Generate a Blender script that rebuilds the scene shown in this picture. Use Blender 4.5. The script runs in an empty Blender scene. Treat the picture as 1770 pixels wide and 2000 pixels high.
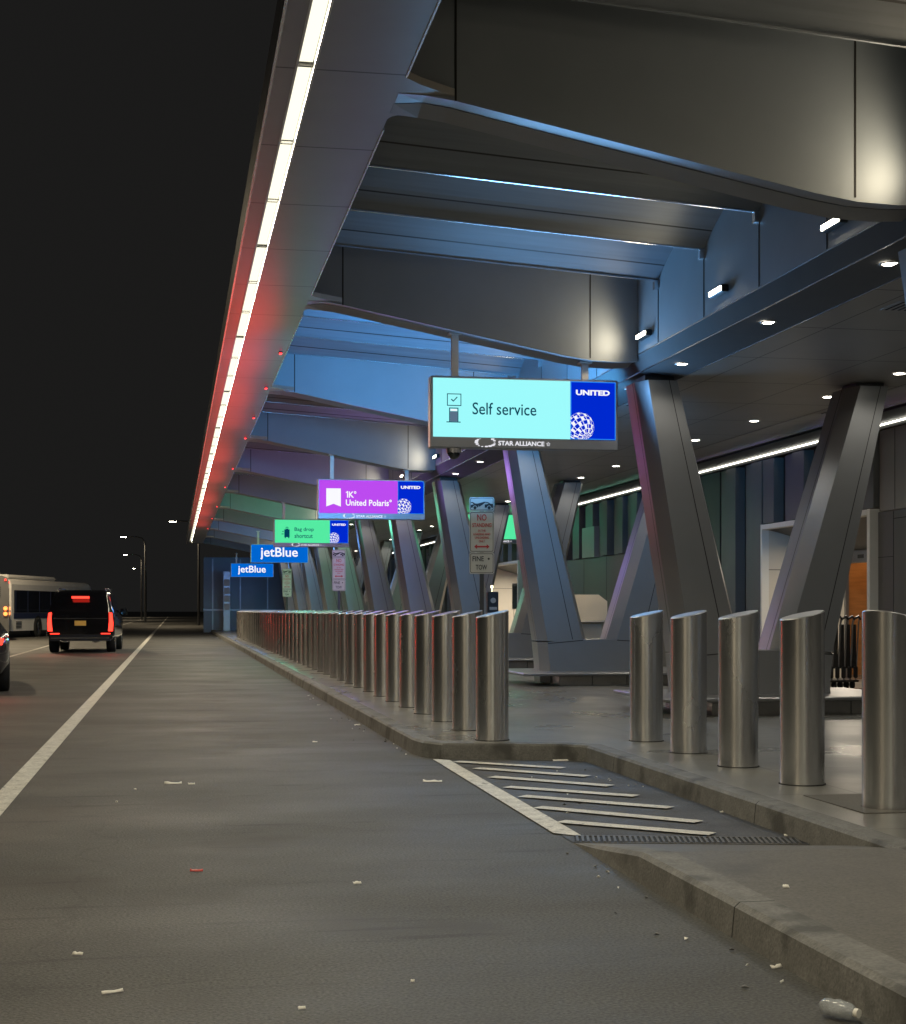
import bpy, math, random
from math import sin, cos, pi, radians as R
random.seed(7)
S = bpy.context.scene
COL = S.collection

# ------------------------------------------------------------------ camera
F = 3000.0; HZ = 1192.0; EYE = 1.30; YAW = math.atan(545 / F)
cd = bpy.data.cameras.new('camera'); cam = bpy.data.objects.new('camera', cd); COL.objects.link(cam)
cam.location = (0, 0, EYE); cam.rotation_euler = (R(90), 0, -YAW)
cd.sensor_fit = 'HORIZONTAL'; cd.sensor_width = 36; cd.lens = 36 * F / 1770
cd.shift_y = (HZ - 1000) / 1770
cd.clip_start = 0.1; cd.clip_end = 3000
S.camera = cam
# ------------------------------------------------------------------ world (night)
w = bpy.data.worlds.new('World'); S.world = w; w.use_nodes = True
bg = w.node_tree.nodes['Background']; bg.inputs[0].default_value = (0.0094, 0.0092, 0.0089, 1); bg.inputs[1].default_value = 0.9
S.view_settings.view_transform = 'Standard'; S.view_settings.look = 'None'
S.view_settings.exposure = 0.35; S.view_settings.gamma = 1.0
S.render.engine = 'CYCLES'
S.cycles.use_denoising = True
S.cycles.max_bounces = 6; S.cycles.diffuse_bounces = 3; S.cycles.glossy_bounces = 3
S.cycles.sample_clamp_indirect = 4.0
LED = 12.5          # watts per metre of the canopy light strip
DOWN = 30.0         # watts of one downlight
WALLW = 17.0         # watts of one spandrel light

# ------------------------------------------------------------------ helpers
def gpt(px, py, z=0.0):
    """road-space point of a photo pixel on the plane at height z"""
    Z = F * (EYE - z) / (py - HZ); X = (px - 885) / F * Z
    return (Z * sin(YAW) + X * cos(YAW), Z * cos(YAW) - X * sin(YAW))

def mat(name, col, rough=.5, metal=0.0, var=.12, scale=2.5, bump=0.0, bscale=60, rvar=0.0, stretch=(1, 1, 1), emit=None, es=0, grain=0, cracks=0, streaks=0, seams=(), aniso=0, coat=0, spec=.5, stain=None):
    m = bpy.data.materials.new(name); m.use_nodes = True; nt = m.node_tree; N = nt.nodes; L = nt.links
    b = N['Principled BSDF']
    b.inputs['Roughness'].default_value = rough; b.inputs['Metallic'].default_value = metal
    b.inputs['Specular IOR Level'].default_value = spec
    if coat: b.inputs['Coat Weight'].default_value = coat
    geo = N.new('ShaderNodeNewGeometry'); mp = N.new('ShaderNodeMapping'); mp.inputs['Scale'].default_value = stretch
    L.new(geo.outputs['Position'], mp.inputs['Vector'])
    no = N.new('ShaderNodeTexNoise'); no.inputs['Scale'].default_value = scale; no.inputs['Detail'].default_value = 6; no.inputs['Roughness'].default_value = .6
    L.new(mp.outputs[0], no.inputs['Vector'])
    rp = N.new('ShaderNodeMapRange'); rp.inputs[1].default_value = .3; rp.inputs[2].default_value = .7
    rp.inputs[3].default_value = 1 - var; rp.inputs[4].default_value = 1 + var
    L.new(no.outputs['Fac'], rp.inputs[0])
    mul = N.new('ShaderNodeVectorMath'); mul.operation = 'SCALE'; mul.inputs[0].default_value = col[:3]
    L.new(rp.outputs[0], mul.inputs['Scale'])
    out = mul.outputs[0]
    if grain:
        ng = N.new('ShaderNodeTexNoise'); ng.inputs['Scale'].default_value = 75; ng.inputs['Detail'].default_value = 3; L.new(geo.outputs['Position'], ng.inputs['Vector'])
        rg_ = N.new('ShaderNodeMapRange'); rg_.inputs[1].default_value = .32; rg_.inputs[2].default_value = .68; rg_.inputs[3].default_value = 1 - grain; rg_.inputs[4].default_value = 1 + grain; L.new(ng.outputs['Fac'], rg_.inputs[0])
        mg = N.new('ShaderNodeVectorMath'); mg.operation = 'SCALE'; L.new(out, mg.inputs[0]); L.new(rg_.outputs[0], mg.inputs['Scale']); out = mg.outputs[0]
    if stain:            # dark blotches: (colour, scale, threshold)
        n2 = N.new('ShaderNodeTexNoise'); n2.inputs['Scale'].default_value = stain[1]; n2.inputs['Detail'].default_value = 8
        L.new(geo.outputs['Position'], n2.inputs['Vector'])
        r2 = N.new('ShaderNodeMapRange'); r2.inputs[1].default_value = stain[2]; r2.inputs[2].default_value = stain[2] + .12
        L.new(n2.outputs['Fac'], r2.inputs[0])
        mx = N.new('ShaderNodeMix'); mx.data_type = 'RGBA'; L.new(r2.outputs[0], mx.inputs['Factor']); L.new(out, mx.inputs['A']); mx.inputs['B'].default_value = (*stain[0], 1)
        out = mx.outputs['Result']
    if streaks:
        ms_ = N.new('ShaderNodeMapping'); ms_.inputs['Scale'].default_value = (.45, 4.5, 1); L.new(geo.outputs['Position'], ms_.inputs['Vector'])
        ns_ = N.new('ShaderNodeTexNoise'); ns_.inputs['Scale'].default_value = 1.6; ns_.inputs['Detail'].default_value = 4; L.new(ms_.outputs[0], ns_.inputs['Vector'])
        rs_ = N.new('ShaderNodeMapRange'); rs_.inputs[1].default_value = .62; rs_.inputs[2].default_value = .70; rs_.inputs[3].default_value = 1; rs_.inputs[4].default_value = streaks; L.new(ns_.outputs['Fac'], rs_.inputs[0])
        mk_ = N.new('ShaderNodeVectorMath'); mk_.operation = 'SCALE'; L.new(out, mk_.inputs[0]); L.new(rs_.outputs[0], mk_.inputs['Scale']); out = mk_.outputs[0]
    if cracks:
        nd = N.new('ShaderNodeTexNoise'); nd.inputs['Scale'].default_value = 2.2; nd.inputs['Detail'].default_value = 5; L.new(geo.outputs['Position'], nd.inputs['Vector'])
        ad = N.new('ShaderNodeVectorMath'); ad.operation = 'MULTIPLY_ADD'; L.new(nd.outputs['Color'], ad.inputs[0]); ad.inputs[1].default_value = (.5, .5, 0); L.new(geo.outputs['Position'], ad.inputs[2])
        vo = N.new('ShaderNodeTexVoronoi'); vo.feature = 'DISTANCE_TO_EDGE'; vo.inputs['Scale'].default_value = .30; L.new(ad.outputs[0], vo.inputs['Vector'])
        rc = N.new('ShaderNodeMapRange'); rc.inputs[1].default_value = 0; rc.inputs[2].default_value = .0045; rc.inputs[3].default_value = cracks; rc.inputs[4].default_value = 1; L.new(vo.outputs['Distance'], rc.inputs[0])
        mc = N.new('ShaderNodeVectorMath'); mc.operation = 'SCALE'; L.new(out, mc.inputs[0]); L.new(rc.outputs[0], mc.inputs['Scale']); out = mc.outputs[0]
    if seams:
        sp = N.new('ShaderNodeSeparateXYZ'); L.new(geo.outputs['Position'], sp.inputs[0]); acc = None
        for ax, per, wd, off in seams:
            a = N.new('ShaderNodeMath'); a.operation = 'ADD'; a.inputs[1].default_value = off + 1000 * per; L.new(sp.outputs[ax], a.inputs[0])
            mo = N.new('ShaderNodeMath'); mo.operation = 'MODULO'; mo.inputs[1].default_value = per; L.new(a.outputs[0], mo.inputs[0])
            lt = N.new('ShaderNodeMath'); lt.operation = 'LESS_THAN'; lt.inputs[1].default_value = wd; L.new(mo.outputs[0], lt.inputs[0])
            if acc is None: acc = lt.outputs[0]
            else:
                mxm = N.new('ShaderNodeMath'); mxm.operation = 'MAXIMUM'; L.new(acc, mxm.inputs[0]); L.new(lt.outputs[0], mxm.inputs[1]); acc = mxm.outputs[0]
        mx = N.new('ShaderNodeMix'); mx.data_type = 'RGBA'; L.new(acc, mx.inputs['Factor']); L.new(out, mx.inputs['A'])
        mx.inputs['B'].default_value = (col[0] * .12, col[1] * .12, col[2] * .12, 1); out = mx.outputs['Result']
    L.new(out, b.inputs['Base Color'])
    if rvar:
        r3 = N.new('ShaderNodeMapRange'); r3.inputs[1].default_value = .3; r3.inputs[2].default_value = .7; r3.inputs[3].default_value = max(.05, rough - rvar); r3.inputs[4].default_value = min(1, rough + rvar)
        n3 = N.new('ShaderNodeTexNoise'); n3.inputs['Scale'].default_value = scale * .6; n3.inputs['Detail'].default_value = 5; L.new(mp.outputs[0], n3.inputs['Vector'])
        L.new(n3.outputs['Fac'], r3.inputs[0]); L.new(r3.outputs[0], b.inputs['Roughness'])
    if bump:
        n4 = N.new('ShaderNodeTexNoise'); n4.inputs['Scale'].default_value = bscale; n4.inputs['Detail'].default_value = 4; L.new(mp.outputs[0], n4.inputs['Vector'])
        bp = N.new('ShaderNodeBump'); bp.inputs['Strength'].default_value = bump; bp.inputs['Distance'].default_value = .01
        L.new(n4.outputs['Fac'], bp.inputs['Height']); L.new(bp.outputs[0], b.inputs['Normal'])
    if aniso:
        b.inputs['Anisotropic'].default_value = aniso; b.inputs['Anisotropic Rotation'].default_value = .25
        tg = N.new('ShaderNodeTangent'); tg.direction_type = 'RADIAL'; tg.axis = 'Z'; L.new(tg.outputs[0], b.inputs['Tangent'])
    if emit:
        b.inputs['Emission Color'].default_value = (*emit, 1); b.inputs['Emission Strength'].default_value = es
    return m

def emat(name, col, st):
    if name.startswith('screen') or name == 'bezel_letter_white': st *= .79
    m = bpy.data.materials.new(name); m.use_nodes = True; nt = m.node_tree
    for n in list(nt.nodes):
        if n.type != 'OUTPUT_MATERIAL': nt.nodes.remove(n)
    e = nt.nodes.new('ShaderNodeEmission'); e.inputs[0].default_value = (*col, 1); e.inputs[1].default_value = st
    nt.links.new(e.outputs[0], nt.nodes['Material Output'].inputs[0]); return m

class MB:
    def __init__(s): s.v = []; s.f = []; s.mi = []; s.sm = []; s.m = 0
    def face(s, pts, smooth=False):
        i = len(s.v); s.v += [tuple(p) for p in pts]; s.f.append(tuple(range(i, i + len(pts)))); s.mi.append(s.m); s.sm.append(smooth)
    def mesh(s, vs, fs, smooth=False):
        i = len(s.v); s.v += [tuple(p) for p in vs]
        for f in fs: s.f.append(tuple(i + k for k in f)); s.mi.append(s.m); s.sm.append(smooth)
    def box(s, x0, x1, y0, y1, z0, z1):
        s.mesh([(x0,y0,z0),(x1,y0,z0),(x1,y1,z0),(x0,y1,z0),(x0,y0,z1),(x1,y0,z1),(x1,y1,z1),(x0,y1,z1)],
               [(0,3,2,1),(4,5,6,7),(0,1,5,4),(1,2,6,5),(2,3,7,6),(3,0,4,7)])
    def bbox(s, x0, x1, y0, y1, z0, z1, b=.01):     # box with bevelled edges
        vs = []
        for (X, Y, Z, ax) in [(a, c, e, k) for a in (0, 1) for c in (0, 1) for e in (0, 1) for k in range(3)]:
            p = [(x0, x1)[X], (y0, y1)[Y], (z0, z1)[Z]]
            for q in range(3):
                if q != ax: p[q] += (b if (X, Y, Z)[q] == 0 else -b)
            vs.append(tuple(p))
        id_ = lambda X, Y, Z, k: ((X * 2 + Y) * 2 + Z) * 3 + k
        fs = []
        for ax in range(3):
            o = [q for q in range(3) if q != ax]
            for sd in (0, 1):
                q = []
                for (a, c) in ((0, 0), (1, 0), (1, 1), (0, 1)):
                    t = [0, 0, 0]; t[ax] = sd; t[o[0]] = a; t[o[1]] = c; q.append(id_(*t, ax))
                flip = (sd == 0) ^ (ax == 1)
                fs.append(tuple(q[::-1] if flip else q))
            for a in (0, 1):
                for c in (0, 1):
                    t0 = [0, 0, 0]; t1 = [0, 0, 0]; t0[o[0]] = t1[o[0]] = a; t0[o[1]] = t1[o[1]] = c; t1[ax] = 1
                    fs.append((id_(*t0, o[0]), id_(*t1, o[0]), id_(*t1, o[1]), id_(*t0, o[1])))
        for X in (0, 1):
            for Y in (0, 1):
                for Z in (0, 1): fs.append(tuple(id_(X, Y, Z, k) for k in range(3)))
        s.mesh(vs, fs)
    def prism(s, pts, a0, a1, axis='y', smooth=False):   # polygon extruded along an axis
        def P(p, a): return {'y': (p[0], a, p[1]), 'z': (p[0], p[1], a), 'x': (a, p[0], p[1])}[axis]
        n = len(pts); vs = [P(p, a0) for p in pts] + [P(p, a1) for p in pts]
        s.mesh(vs, [tuple(range(n))[::-1], tuple(range(n, 2 * n))]); s.mesh(vs, [(i, (i + 1) % n, n + (i + 1) % n, n + i) for i in range(n)], smooth)
    def loft(s, rings, smooth=False, caps=True, closed=True):
        n = len(rings[0]); vs = [p for r in rings for p in r]; fs = []
        for k in range(len(rings) - 1):
            for i in range(n if closed else n - 1): j = (i + 1) % n; fs.append((k*n+i, k*n+j, (k+1)*n+j, (k+1)*n+i))
        s.mesh(vs, fs, smooth)
        if caps: s.face(rings[0][::-1]); s.face(rings[-1])
    def cyl(s, c, r, h, n=24, axis='z', r2=None, smooth=True):
        r2 = r if r2 is None else r2
        def P(a, rr, hh):
            u, v = rr * cos(a), rr * sin(a)
            return {'z': (c[0]+u, c[1]+v, c[2]+hh), 'y': (c[0]+u, c[1]+hh, c[2]+v), 'x': (c[0]+hh, c[1]+u, c[2]+v)}[axis]
        s.loft([[P(2*pi*i/n, r, 0) for i in range(n)], [P(2*pi*i/n, r2, h) for i in range(n)]], smooth)
    def tube(s, pts, r, n=8):
        from mathutils import Vector as V
        P = [V(p) for p in pts]; rings = []
        for i, p in enumerate(P):
            d = (P[min(i+1, len(P)-1)] - P[max(i-1, 0)]).normalized()
            a = d.cross(V((0, 0, 1)) if abs(d.z) < .95 else V((1, 0, 0))).normalized(); b = d.cross(a)
            rr = r[i] if isinstance(r, (list, tuple)) else r
            rings.append([tuple(p + a*rr*cos(2*pi*k/n) + b*rr*sin(2*pi*k/n)) for k in range(n)])
        s.loft(rings, True)
    def build(s, name, mats, parent=None, loc=None, rz=0):
        me = bpy.data.meshes.new(name); me.from_pydata(s.v, [], s.f)
        if not isinstance(mats, (list, tuple)): mats = [mats]
        for m in mats: me.materials.append(m)
        me.polygons.foreach_set('material_index', s.mi); me.polygons.foreach_set('use_smooth', s.sm)
        me.update()
        import bmesh
        bm = bmesh.new(); bm.from_mesh(me); bmesh.ops.recalc_face_normals(bm, faces=bm.faces); bm.to_mesh(me); bm.free()
        o = bpy.data.objects.new(name, me); COL.objects.link(o)
        if parent: o.parent = parent
        if loc: o.location = loc
        if rz: o.rotation_euler = (0, 0, rz)
        return o

def tag(o, label=None, cat=None, group=None, kind=None):
    if label: o['label'] = label
    if cat: o['category'] = cat
    if group: o['group'] = group
    if kind: o['kind'] = kind
    return o
def empty(name, loc=(0, 0, 0), rz=0):
    o = bpy.data.objects.new(name, None); COL.objects.link(o); o.location = loc; o.rotation_euler = (0, 0, rz); o.empty_display_size = .2; return o
def copy_tree(o, parent=None):
    c = o.copy(); COL.objects.link(c)
    if parent: c.parent = parent
    for ch in list(o.children): copy_tree(ch, c)
    return c
def lamp(kind, name, loc, energy, col, parent=None, size=.1, rot=None, **kw):
    l = bpy.data.lights.new(name, kind); l.energy = energy; l.color = col
    if kind == 'AREA': l.shape = 'RECTANGLE'; l.size = size; l.size_y = kw.get('sy', size); l.spread = kw.get('spread', pi)
    elif kind == 'SPOT': l.shadow_soft_size = size; l.spot_size = kw.get('angle', R(120)); l.spot_blend = kw.get('blend', .8)
    else: l.shadow_soft_size = size
    o = bpy.data.objects.new(name, l); COL.objects.link(o); o.location = loc
    if rot: o.rotation_euler = rot
    if parent: o.parent = parent
    return o
def text(body, x0, z0, wd, ht, y, m, parent, name='lettering', bold=0.0, bowdlerise=False):
    """flat raised lettering fitted into the box (x0, z0, wd, ht), facing -y"""
    cu = bpy.data.curves.new('t', 'FONT'); cu.body = body; cu.offset = bold; cu.extrude = .004; cu.resolution_u = 3
    to = bpy.data.objects.new('t', cu); COL.objects.link(to); bpy.context.view_layer.update()
    me = bpy.data.meshes.new_from_object(to.evaluated_get(bpy.context.evaluated_depsgraph_get()))
    bpy.data.objects.remove(to); bpy.data.curves.remove(cu)
    xs = [v.co.x for v in me.vertices]; ys = [v.co.y for v in me.vertices]
    ax, bx, ay, by = min(xs), max(xs), min(ys), max(ys)
    for v in me.vertices:
        v.co = (x0 + (v.co.x - ax) / (bx - ax) * wd, y - v.co.z * .8, z0 + (v.co.y - ay) / (by - ay) * ht)
    me.materials.clear(); me.materials.append(m); me.name = name
    o = bpy.data.objects.new(name, me); COL.objects.link(o); o.parent = parent; return o

ORD = ['first','second','third','fourth','fifth','sixth','seventh','eighth','ninth','tenth','eleventh','twelfth','thirteenth','fourteenth','fifteenth','sixteenth','seventeenth','eighteenth','nineteenth','twentieth']

# ------------------------------------------------------------------ materials
asphalt = mat('asphalt', (.067, .0655, .060), .68, var=.18, grain=.5, cracks=.78, streaks=.62, scale=1.1, bump=.5, bscale=90, rvar=.10, stretch=(.8, 1.3, 1), stain=((.052, .048, .042), .9, .56))
bay_asph = mat('bay_asphalt', (.052, .05, .047), .68, grain=.4, var=.2, scale=3, bump=.5, bscale=100, rvar=.1)
platf = mat('platform_concrete', (.17, .168, .155), .33, grain=.12, var=.14, scale=1.2, bump=.15, bscale=80, rvar=.12, seams=((0, 1.52, .012, .3), (1, 1.52, .012, 0)))
apron = mat('apron_concrete', (.10, .094, .082), .6, grain=.25, var=.18, scale=1.1, bump=.25, bscale=90, rvar=.1, stain=((.06, .056, .05), 1.1, .6))
kerbm = mat('kerb_concrete', (.155, .153, .143), .75, grain=.2, var=.2, scale=7, bump=.3, bscale=60, stain=((.07, .069, .064), 3.0, .52), seams=((1, 3.05, .012, .3),))
paint = mat('road_paint', (.58, .565, .51), .65, var=.2, grain=.22, scale=7, bump=.3, bscale=90, stain=((.16, .15, .135), 16, .60))
steel = mat('brushed_steel', (.74, .74, .735), .25, 1.0, var=.07, scale=3, stretch=(1, 1, .5), rvar=.035, aniso=.7, bump=.03, bscale=25)
steelcap = mat('steel_cap', (.4, .4, .41), .38, 1.0, var=.05)
trimm = mat('edge_trim', (.75, .77, .8), .25, 1.0, var=.02)
soffit = mat('soffit_panel', (.27, .26, .25), .34, .35, var=.05, scale=2, seams=((1, 1.6, .02, .1),))
beamm = mat('beam_panel', (.235, .265, .30), .5, .1, var=.05, scale=1.5, bump=.02, bscale=4)
beamu = mat('beam_underside_metal', (.30, .31, .33), .42, .5, var=.04)
roofm = mat('roof_panel', (.175, .198, .23), .62, .0, var=.12, scale=2, stretch=(.3, 6, 1), seams=((1, .49, .018, 0),))
wallp = mat('spandrel_panel', (.30, .32, .34), .5, .1, var=.04)
bordm = mat('ceiling_border_panel', (.13, .13, .13), .85, 0, var=.04, spec=.1)
ceilm = mat('ceiling_panel', (.34, .33, .31), .42, .2, var=.06, scale=1.5, bump=.03, bscale=2.5, seams=((1, 1.7, .022, .1), (0, 1.22, .014, .1)))
colm = mat('column_panel', (.225, .232, .24), .36, .4, var=.05, scale=1.2)
seamm = mat('joint_shadow_gap', (.012, .012, .012), .8, var=0)
fac = mat('facade_panel', (.14, .137, .13), .5, .3, var=.07, scale=1)
fac2 = mat('facade_panel_light', (.30, .285, .26), .5, .2, var=.05, scale=1)
slat = mat('facade_slat', (.13, .13, .125), .5, .0, var=.12, scale=1)
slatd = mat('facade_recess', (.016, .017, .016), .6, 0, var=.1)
glassd = mat('dark_glass', (.012, .018, .022), .07, 0, var=.05, spec=.8)
cream = mat('cream_panel', (.68, .62, .52), .45, 0, var=.04)
pale = mat('pale_trim', (.8, .78, .72), .4, 0, var=.03)
wood = mat('orange_wood', (.50, .26, .11), .4, 0, var=.2, scale=2, stretch=(1, 1, 8))
blackm = mat('black_paint', (.012, .012, .013), .35, 0, var=.1)
carblk = mat('black_car_paint', (.006, .006, .008), .12, 0, var=.02, coat=1)
cargry = mat('grey_car_paint', (.05, .048, .055), .2, .5, var=.02, coat=1)
rubber = mat('tyre_rubber', (.012, .012, .012), .8, 0, var=.1)
chrome = mat('chrome', (.7, .7, .7), .12, 1.0, var=.02)
greym = mat('grey_metal', (.30, .30, .31), .35, .8, var=.06)
white = mat('sign_white', (.50, .49, .47), .45, 0, var=.04)
inkb = mat('sign_black', (.015, .015, .02), .5, 0, var=0)
inkr = mat('sign_red', (.45, .03, .04), .5, 0, var=0)
busw = mat('bus_white', (.72, .70, .66), .4, 0, var=.05)
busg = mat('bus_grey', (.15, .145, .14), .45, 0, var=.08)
paperm = mat('litter_paper', (.75, .73, .68), .7, 0, var=.1, scale=20)
redwrap = mat('red_wrapper', (.45, .04, .03), .5, 0, var=.2, scale=30)
led_e = emat('led_strip_light', (1.0, .96, .74), 1.0)
led_e2 = emat('led_wall_light', (1.0, .97, .84), 5.0)
down_e = emat('downlight_glow', (1.0, .93, .78), 25)
wall_e = emat('wall_light_glow', (1.0, .90, .68), 26)

# ------------------------------------------------------------------ ground
g = MB(); g.face([(-700, -300, 0), (700, -300, 0), (700, 1500, 0), (-700, 1500, 0)])
tag(g.build('road', asphalt), kind='structure')
KZ = .14
kerbline = [(2.13, 96), (2.13, 13.75), (2.17, 13.45), (2.30, 13.22), (3.30, 12.93), (3.48, 12.75), (3.48, -16)]
inner = [(2.29, 96), (2.29, 13.8), (2.32, 13.55), (2.40, 13.38), (3.40, 13.08), (3.64, 12.85), (3.64, -16)]
p = MB()
for i in range(len(inner) - 1):
    a, b = inner[i], inner[i+1]
    p.face([(a[0], a[1], KZ), (b[0], b[1], KZ), (18, b[1], KZ), (18, a[1], KZ)])
tag(p.build('pavement', platf), kind='structure')
k = MB()
for i in range(len(inner) - 1):
    a, b, c, d = kerbline[i], kerbline[i+1], inner[i+1], inner[i]
    k.face([(a[0]+.02, a[1], KZ), (b[0]+.02, b[1], KZ), (c[0], c[1], KZ), (d[0], d[1], KZ)])
    k.face([(a[0], a[1], KZ-.018), (b[0], b[1], KZ-.018), (b[0]+.02, b[1], KZ), (a[0]+.02, a[1], KZ)])
    k.face([(a[0]-.012, a[1], 0), (b[0]-.012, b[1], 0), (b[0], b[1], KZ-.018), (a[0], a[1], KZ-.018)])
tag(k.build('kerb', kerbm), kind='structure')
# near kerb and ramped apron
def prof(x):
    f_ = (x - 2.18) / 1.3
    return [(-16, KZ), (7.08 - .1*f_, KZ), (7.7 - .2*f_, .075), (8.30 - .32*f_, .003)]
k = MB(); X = [2.18, 2.192, 2.215, 2.36]; Pk = [prof(x) for x in X]
for i in range(3):
    for j_ in range(3):
        q = []
        for c_, dd in ((j_, i), (j_, i+1), (j_+1, i+1), (j_+1, i)):
            t_, z_ = Pk[c_][dd]
            if c_ == 0: z_ = -.01
            if c_ == 1: z_ = z_ - .02 if z_ > .03 else z_
            q.append((X[c_], t_, z_))
        k.face(q)
tag(k.build('near_kerb', kerbm), kind='structure')
a = MB(); A_, B_ = prof(2.36), prof(3.479)
for i in range(3):
    a.face([(2.36, A_[i][0], A_[i][1]-.003), (2.36, A_[i+1][0], A_[i+1][1]), (3.479, B_[i+1][0], B_[i+1][1]), (3.479, B_[i][0], B_[i][1]-.003)])
tag(a.build('apron', apron), kind='structure')
a = MB(); a.face([(2.19, 8.34, .004), (3.47, 8.02, .004), (3.47, 12.74, .004), (3.28, 12.9, .004), (2.31, 13.18, .004)])
tag(a.build('drainage_bay', bay_asph), kind='structure')

def strip(mb, p0, p1, wd, z):
    dx, dy = p1[0]-p0[0], p1[1]-p0[1]; l = math.hypot(dx, dy); nx, ny = -dy/l*wd/2, dx/l*wd/2
    mb.face([(p0[0]+nx, p0[1]+ny, z), (p0[0]-nx, p0[1]-ny, z), (p1[0]-nx, p1[1]-ny, z), (p1[0]+nx, p1[1]+ny, z)])
for d, t0, t1, wd, nm in ((-1.155, -8, 300, .155, 'lane_line'), (-4.52, -8, 300, .13, 'lane_line')):
    m = MB(); strip(m, (d, t0), (d, t1), wd, .005); tag(m.build(nm, paint), kind='structure')
hm = MB(); hm.face([(2.165, 8.66, .009), (2.30, 8.50, .009), (2.34, 13.05, .009), (2.21, 13.14, .009)])
for l, r in (((890,1490),(1100,1503)), ((930,1503),(1148,1519)), ((960,1520),(1193,1538)), ((990,1540),(1243,1558)),
             ((1020,1558),(1310,1581)), ((1050,1580),(1366,1609)), ((1095,1608),(1392,1633))):
    strip(hm, gpt(*l), gpt(*r), .125, .0135)
tag(hm.build('hatched_marking', paint), kind='structure')
# rough patches of dark repair on the road
# drain grate
gr = empty('drain_grate', (2.2, 8.31, 0), R(-13.8)); tag(gr, 'black slotted drain grate lying across the foot of the ramp', 'drain grate')
grm = mat('grate_iron', (.12, .115, .105), .6, .5, var=.3, scale=12)
m = MB(); m.box(0, 1.29, -.02, .0, -.02, .009); m.box(0, 1.29, .23, .25, -.02, .009); m.build('frame', grm, gr)
m = MB()
for i in range(42):
    m.box(.01 + i*.03, .024 + i*.03, .001, .229, .0051, .013)
m.m = 1; m.box(0, 1.29, .001, .229, -.03, .005)
m.build('slats', [grm, seamm], gr)
# steel plate by the nearest bollard
m = MB(); m.box(3.87, 4.6, 8.18, 9.05, KZ-.01, KZ+.006)
tag(m.build('cover_plate', apron), 'flat square cover plate in the pavement under the nearest bollard', 'cover plate')

# ------------------------------------------------------------------ canopy
TB0 = [9.85 + 6.8*k for k in range(-3, -1)]; TB = [9.85 + 6.8*k for k in range(-1, 11)]      # beam front faces
TEND = TB[-1] + .5
canopy = empty('canopy', (0, 0, 0)); tag(canopy, 'long grey metal roadside canopy with deep cross beams and a bright edge strip', 'canopy')
ZS = 4.65
m = MB()
m.box(.61, .735, -16, TEND, ZS, ZS+.06); m.box(.865, 1.43, -16, TEND, ZS, ZS+.06)
# rounded opening corners behind each beam, and at its front
for tb in TB:
    t = tb + .42; rr = .13
    for s_, t_ in ((1, t),):
        pts = [(1.43, t_), (1.43 + rr, t_)] + [(1.43 + rr - rr*sin(a_), t_ + s_*(rr - rr*cos(a_))) for a_ in (R(10), R(25), R(40), R(55), R(70), R(85))] + [(1.43, t_ + s_*rr)]
        m.prism(pts, ZS, ZS+.05, 'z')
    m.prism([(1.43, tb-.30), (1.55, tb-.18), (1.80, tb-.002), (1.43, tb-.002)], ZS, ZS+.05, 'z')
m.build('edge_soffit', soffit, canopy)
m = MB(); m.box(.60, .609, -16, TEND, ZS-.01, 4.9); m.build('fascia', blackm, canopy)
m = MB(); m.box(.595, .612, -16, TEND, ZS-.022, ZS-.011)
for i, tb in enumerate(TB[:-1]): m.box(1.431, 1.443, tb + .78, TB[i+1] - .3, ZS-.004, ZS+.02)
m.build('edge_trim', trimm, canopy)
m = MB(); m.box(.736, .75, -16, TEND, ZS-.002, ZS+.055); m.box(.85, .864, -16, TEND, ZS-.002, ZS+.055); m.box(.751, .849, -16, TEND, ZS+.05, ZS+.058)
m.build('strip_channel', pale, canopy)
t = -.1 - 1.6*9; kk = 0
while t < 74:
    m = MB(); m.box(.757, .843, t + .03, t + 1.57, ZS + .030, ZS + .045)
    lp = m.build('light_panel', led_e, canopy)
    m = MB(); m.box(.752, .848, t - .011, t + .011, ZS + .01, ZS + .048); m.build('panel_divider', seamm, canopy)
    if kk % 3 == 0: lamp('AREA', 'strip_lamp', (.80, t + 2.4, ZS + .026), LED*4.8, (1, .92, .70), lp, .08, sy=4.7)
    t += 1.6; kk += 1
# beams
botp = [(1.431, ZS-.001), (1.62, ZS-.006), (1.80, 4.622), (2.6, 4.468), (3.5, 4.295), (4.3, 4.142), (4.6, 4.098), (4.9, 4.088), (5.139, 4.10)]
for tb in TB0 + TB:
    m = MB(); n = len(botp)
    for i in range(n-1):
        (xa, za), (xb, zb) = botp[i], botp[i+1]
        m.m = 0
        m.face([(xa, tb, za), (xb, tb, zb), (xb, tb-.0, 5.6), (xa, tb-.0, 5.6)])
        m.face([(xa, tb+.42, za), (xb, tb+.42, zb), (xb, tb+.42, 5.6), (xa, tb+.42, 5.6)])
        m.m = 1
        m.face([(xa, tb, za), (xb, tb, zb), (xb, tb+.2, zb+.022), (xa, tb+.2, za+.022 if i else za)])
        m.face([(xa, tb+.212, za+.021 if i else za), (xb, tb+.212, zb+.021), (xb, tb+.42, zb-.01), (xa, tb+.42, za-.01 if i else za)])
        m.m = 2
        m.face([(xa, tb+.2, za+.03 if i else za+.003), (xb, tb+.2, zb+.03), (xb, tb+.212, zb+.03), (xa, tb+.212, za+.03 if i else za+.003)])
    m.m = 2
    for xs, zb in ((1.80, 4.622), (4.58, 4.125)):
        m.box(xs, xs+.014, tb-.003, tb+.01, zb, 5.3)
    m.m = 0; m.box(1.431, 1.437, tb, tb+.42, ZS, 5.6)
    o = m.build('cross_beam', [beamm, beamu, seamm], canopy)
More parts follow.
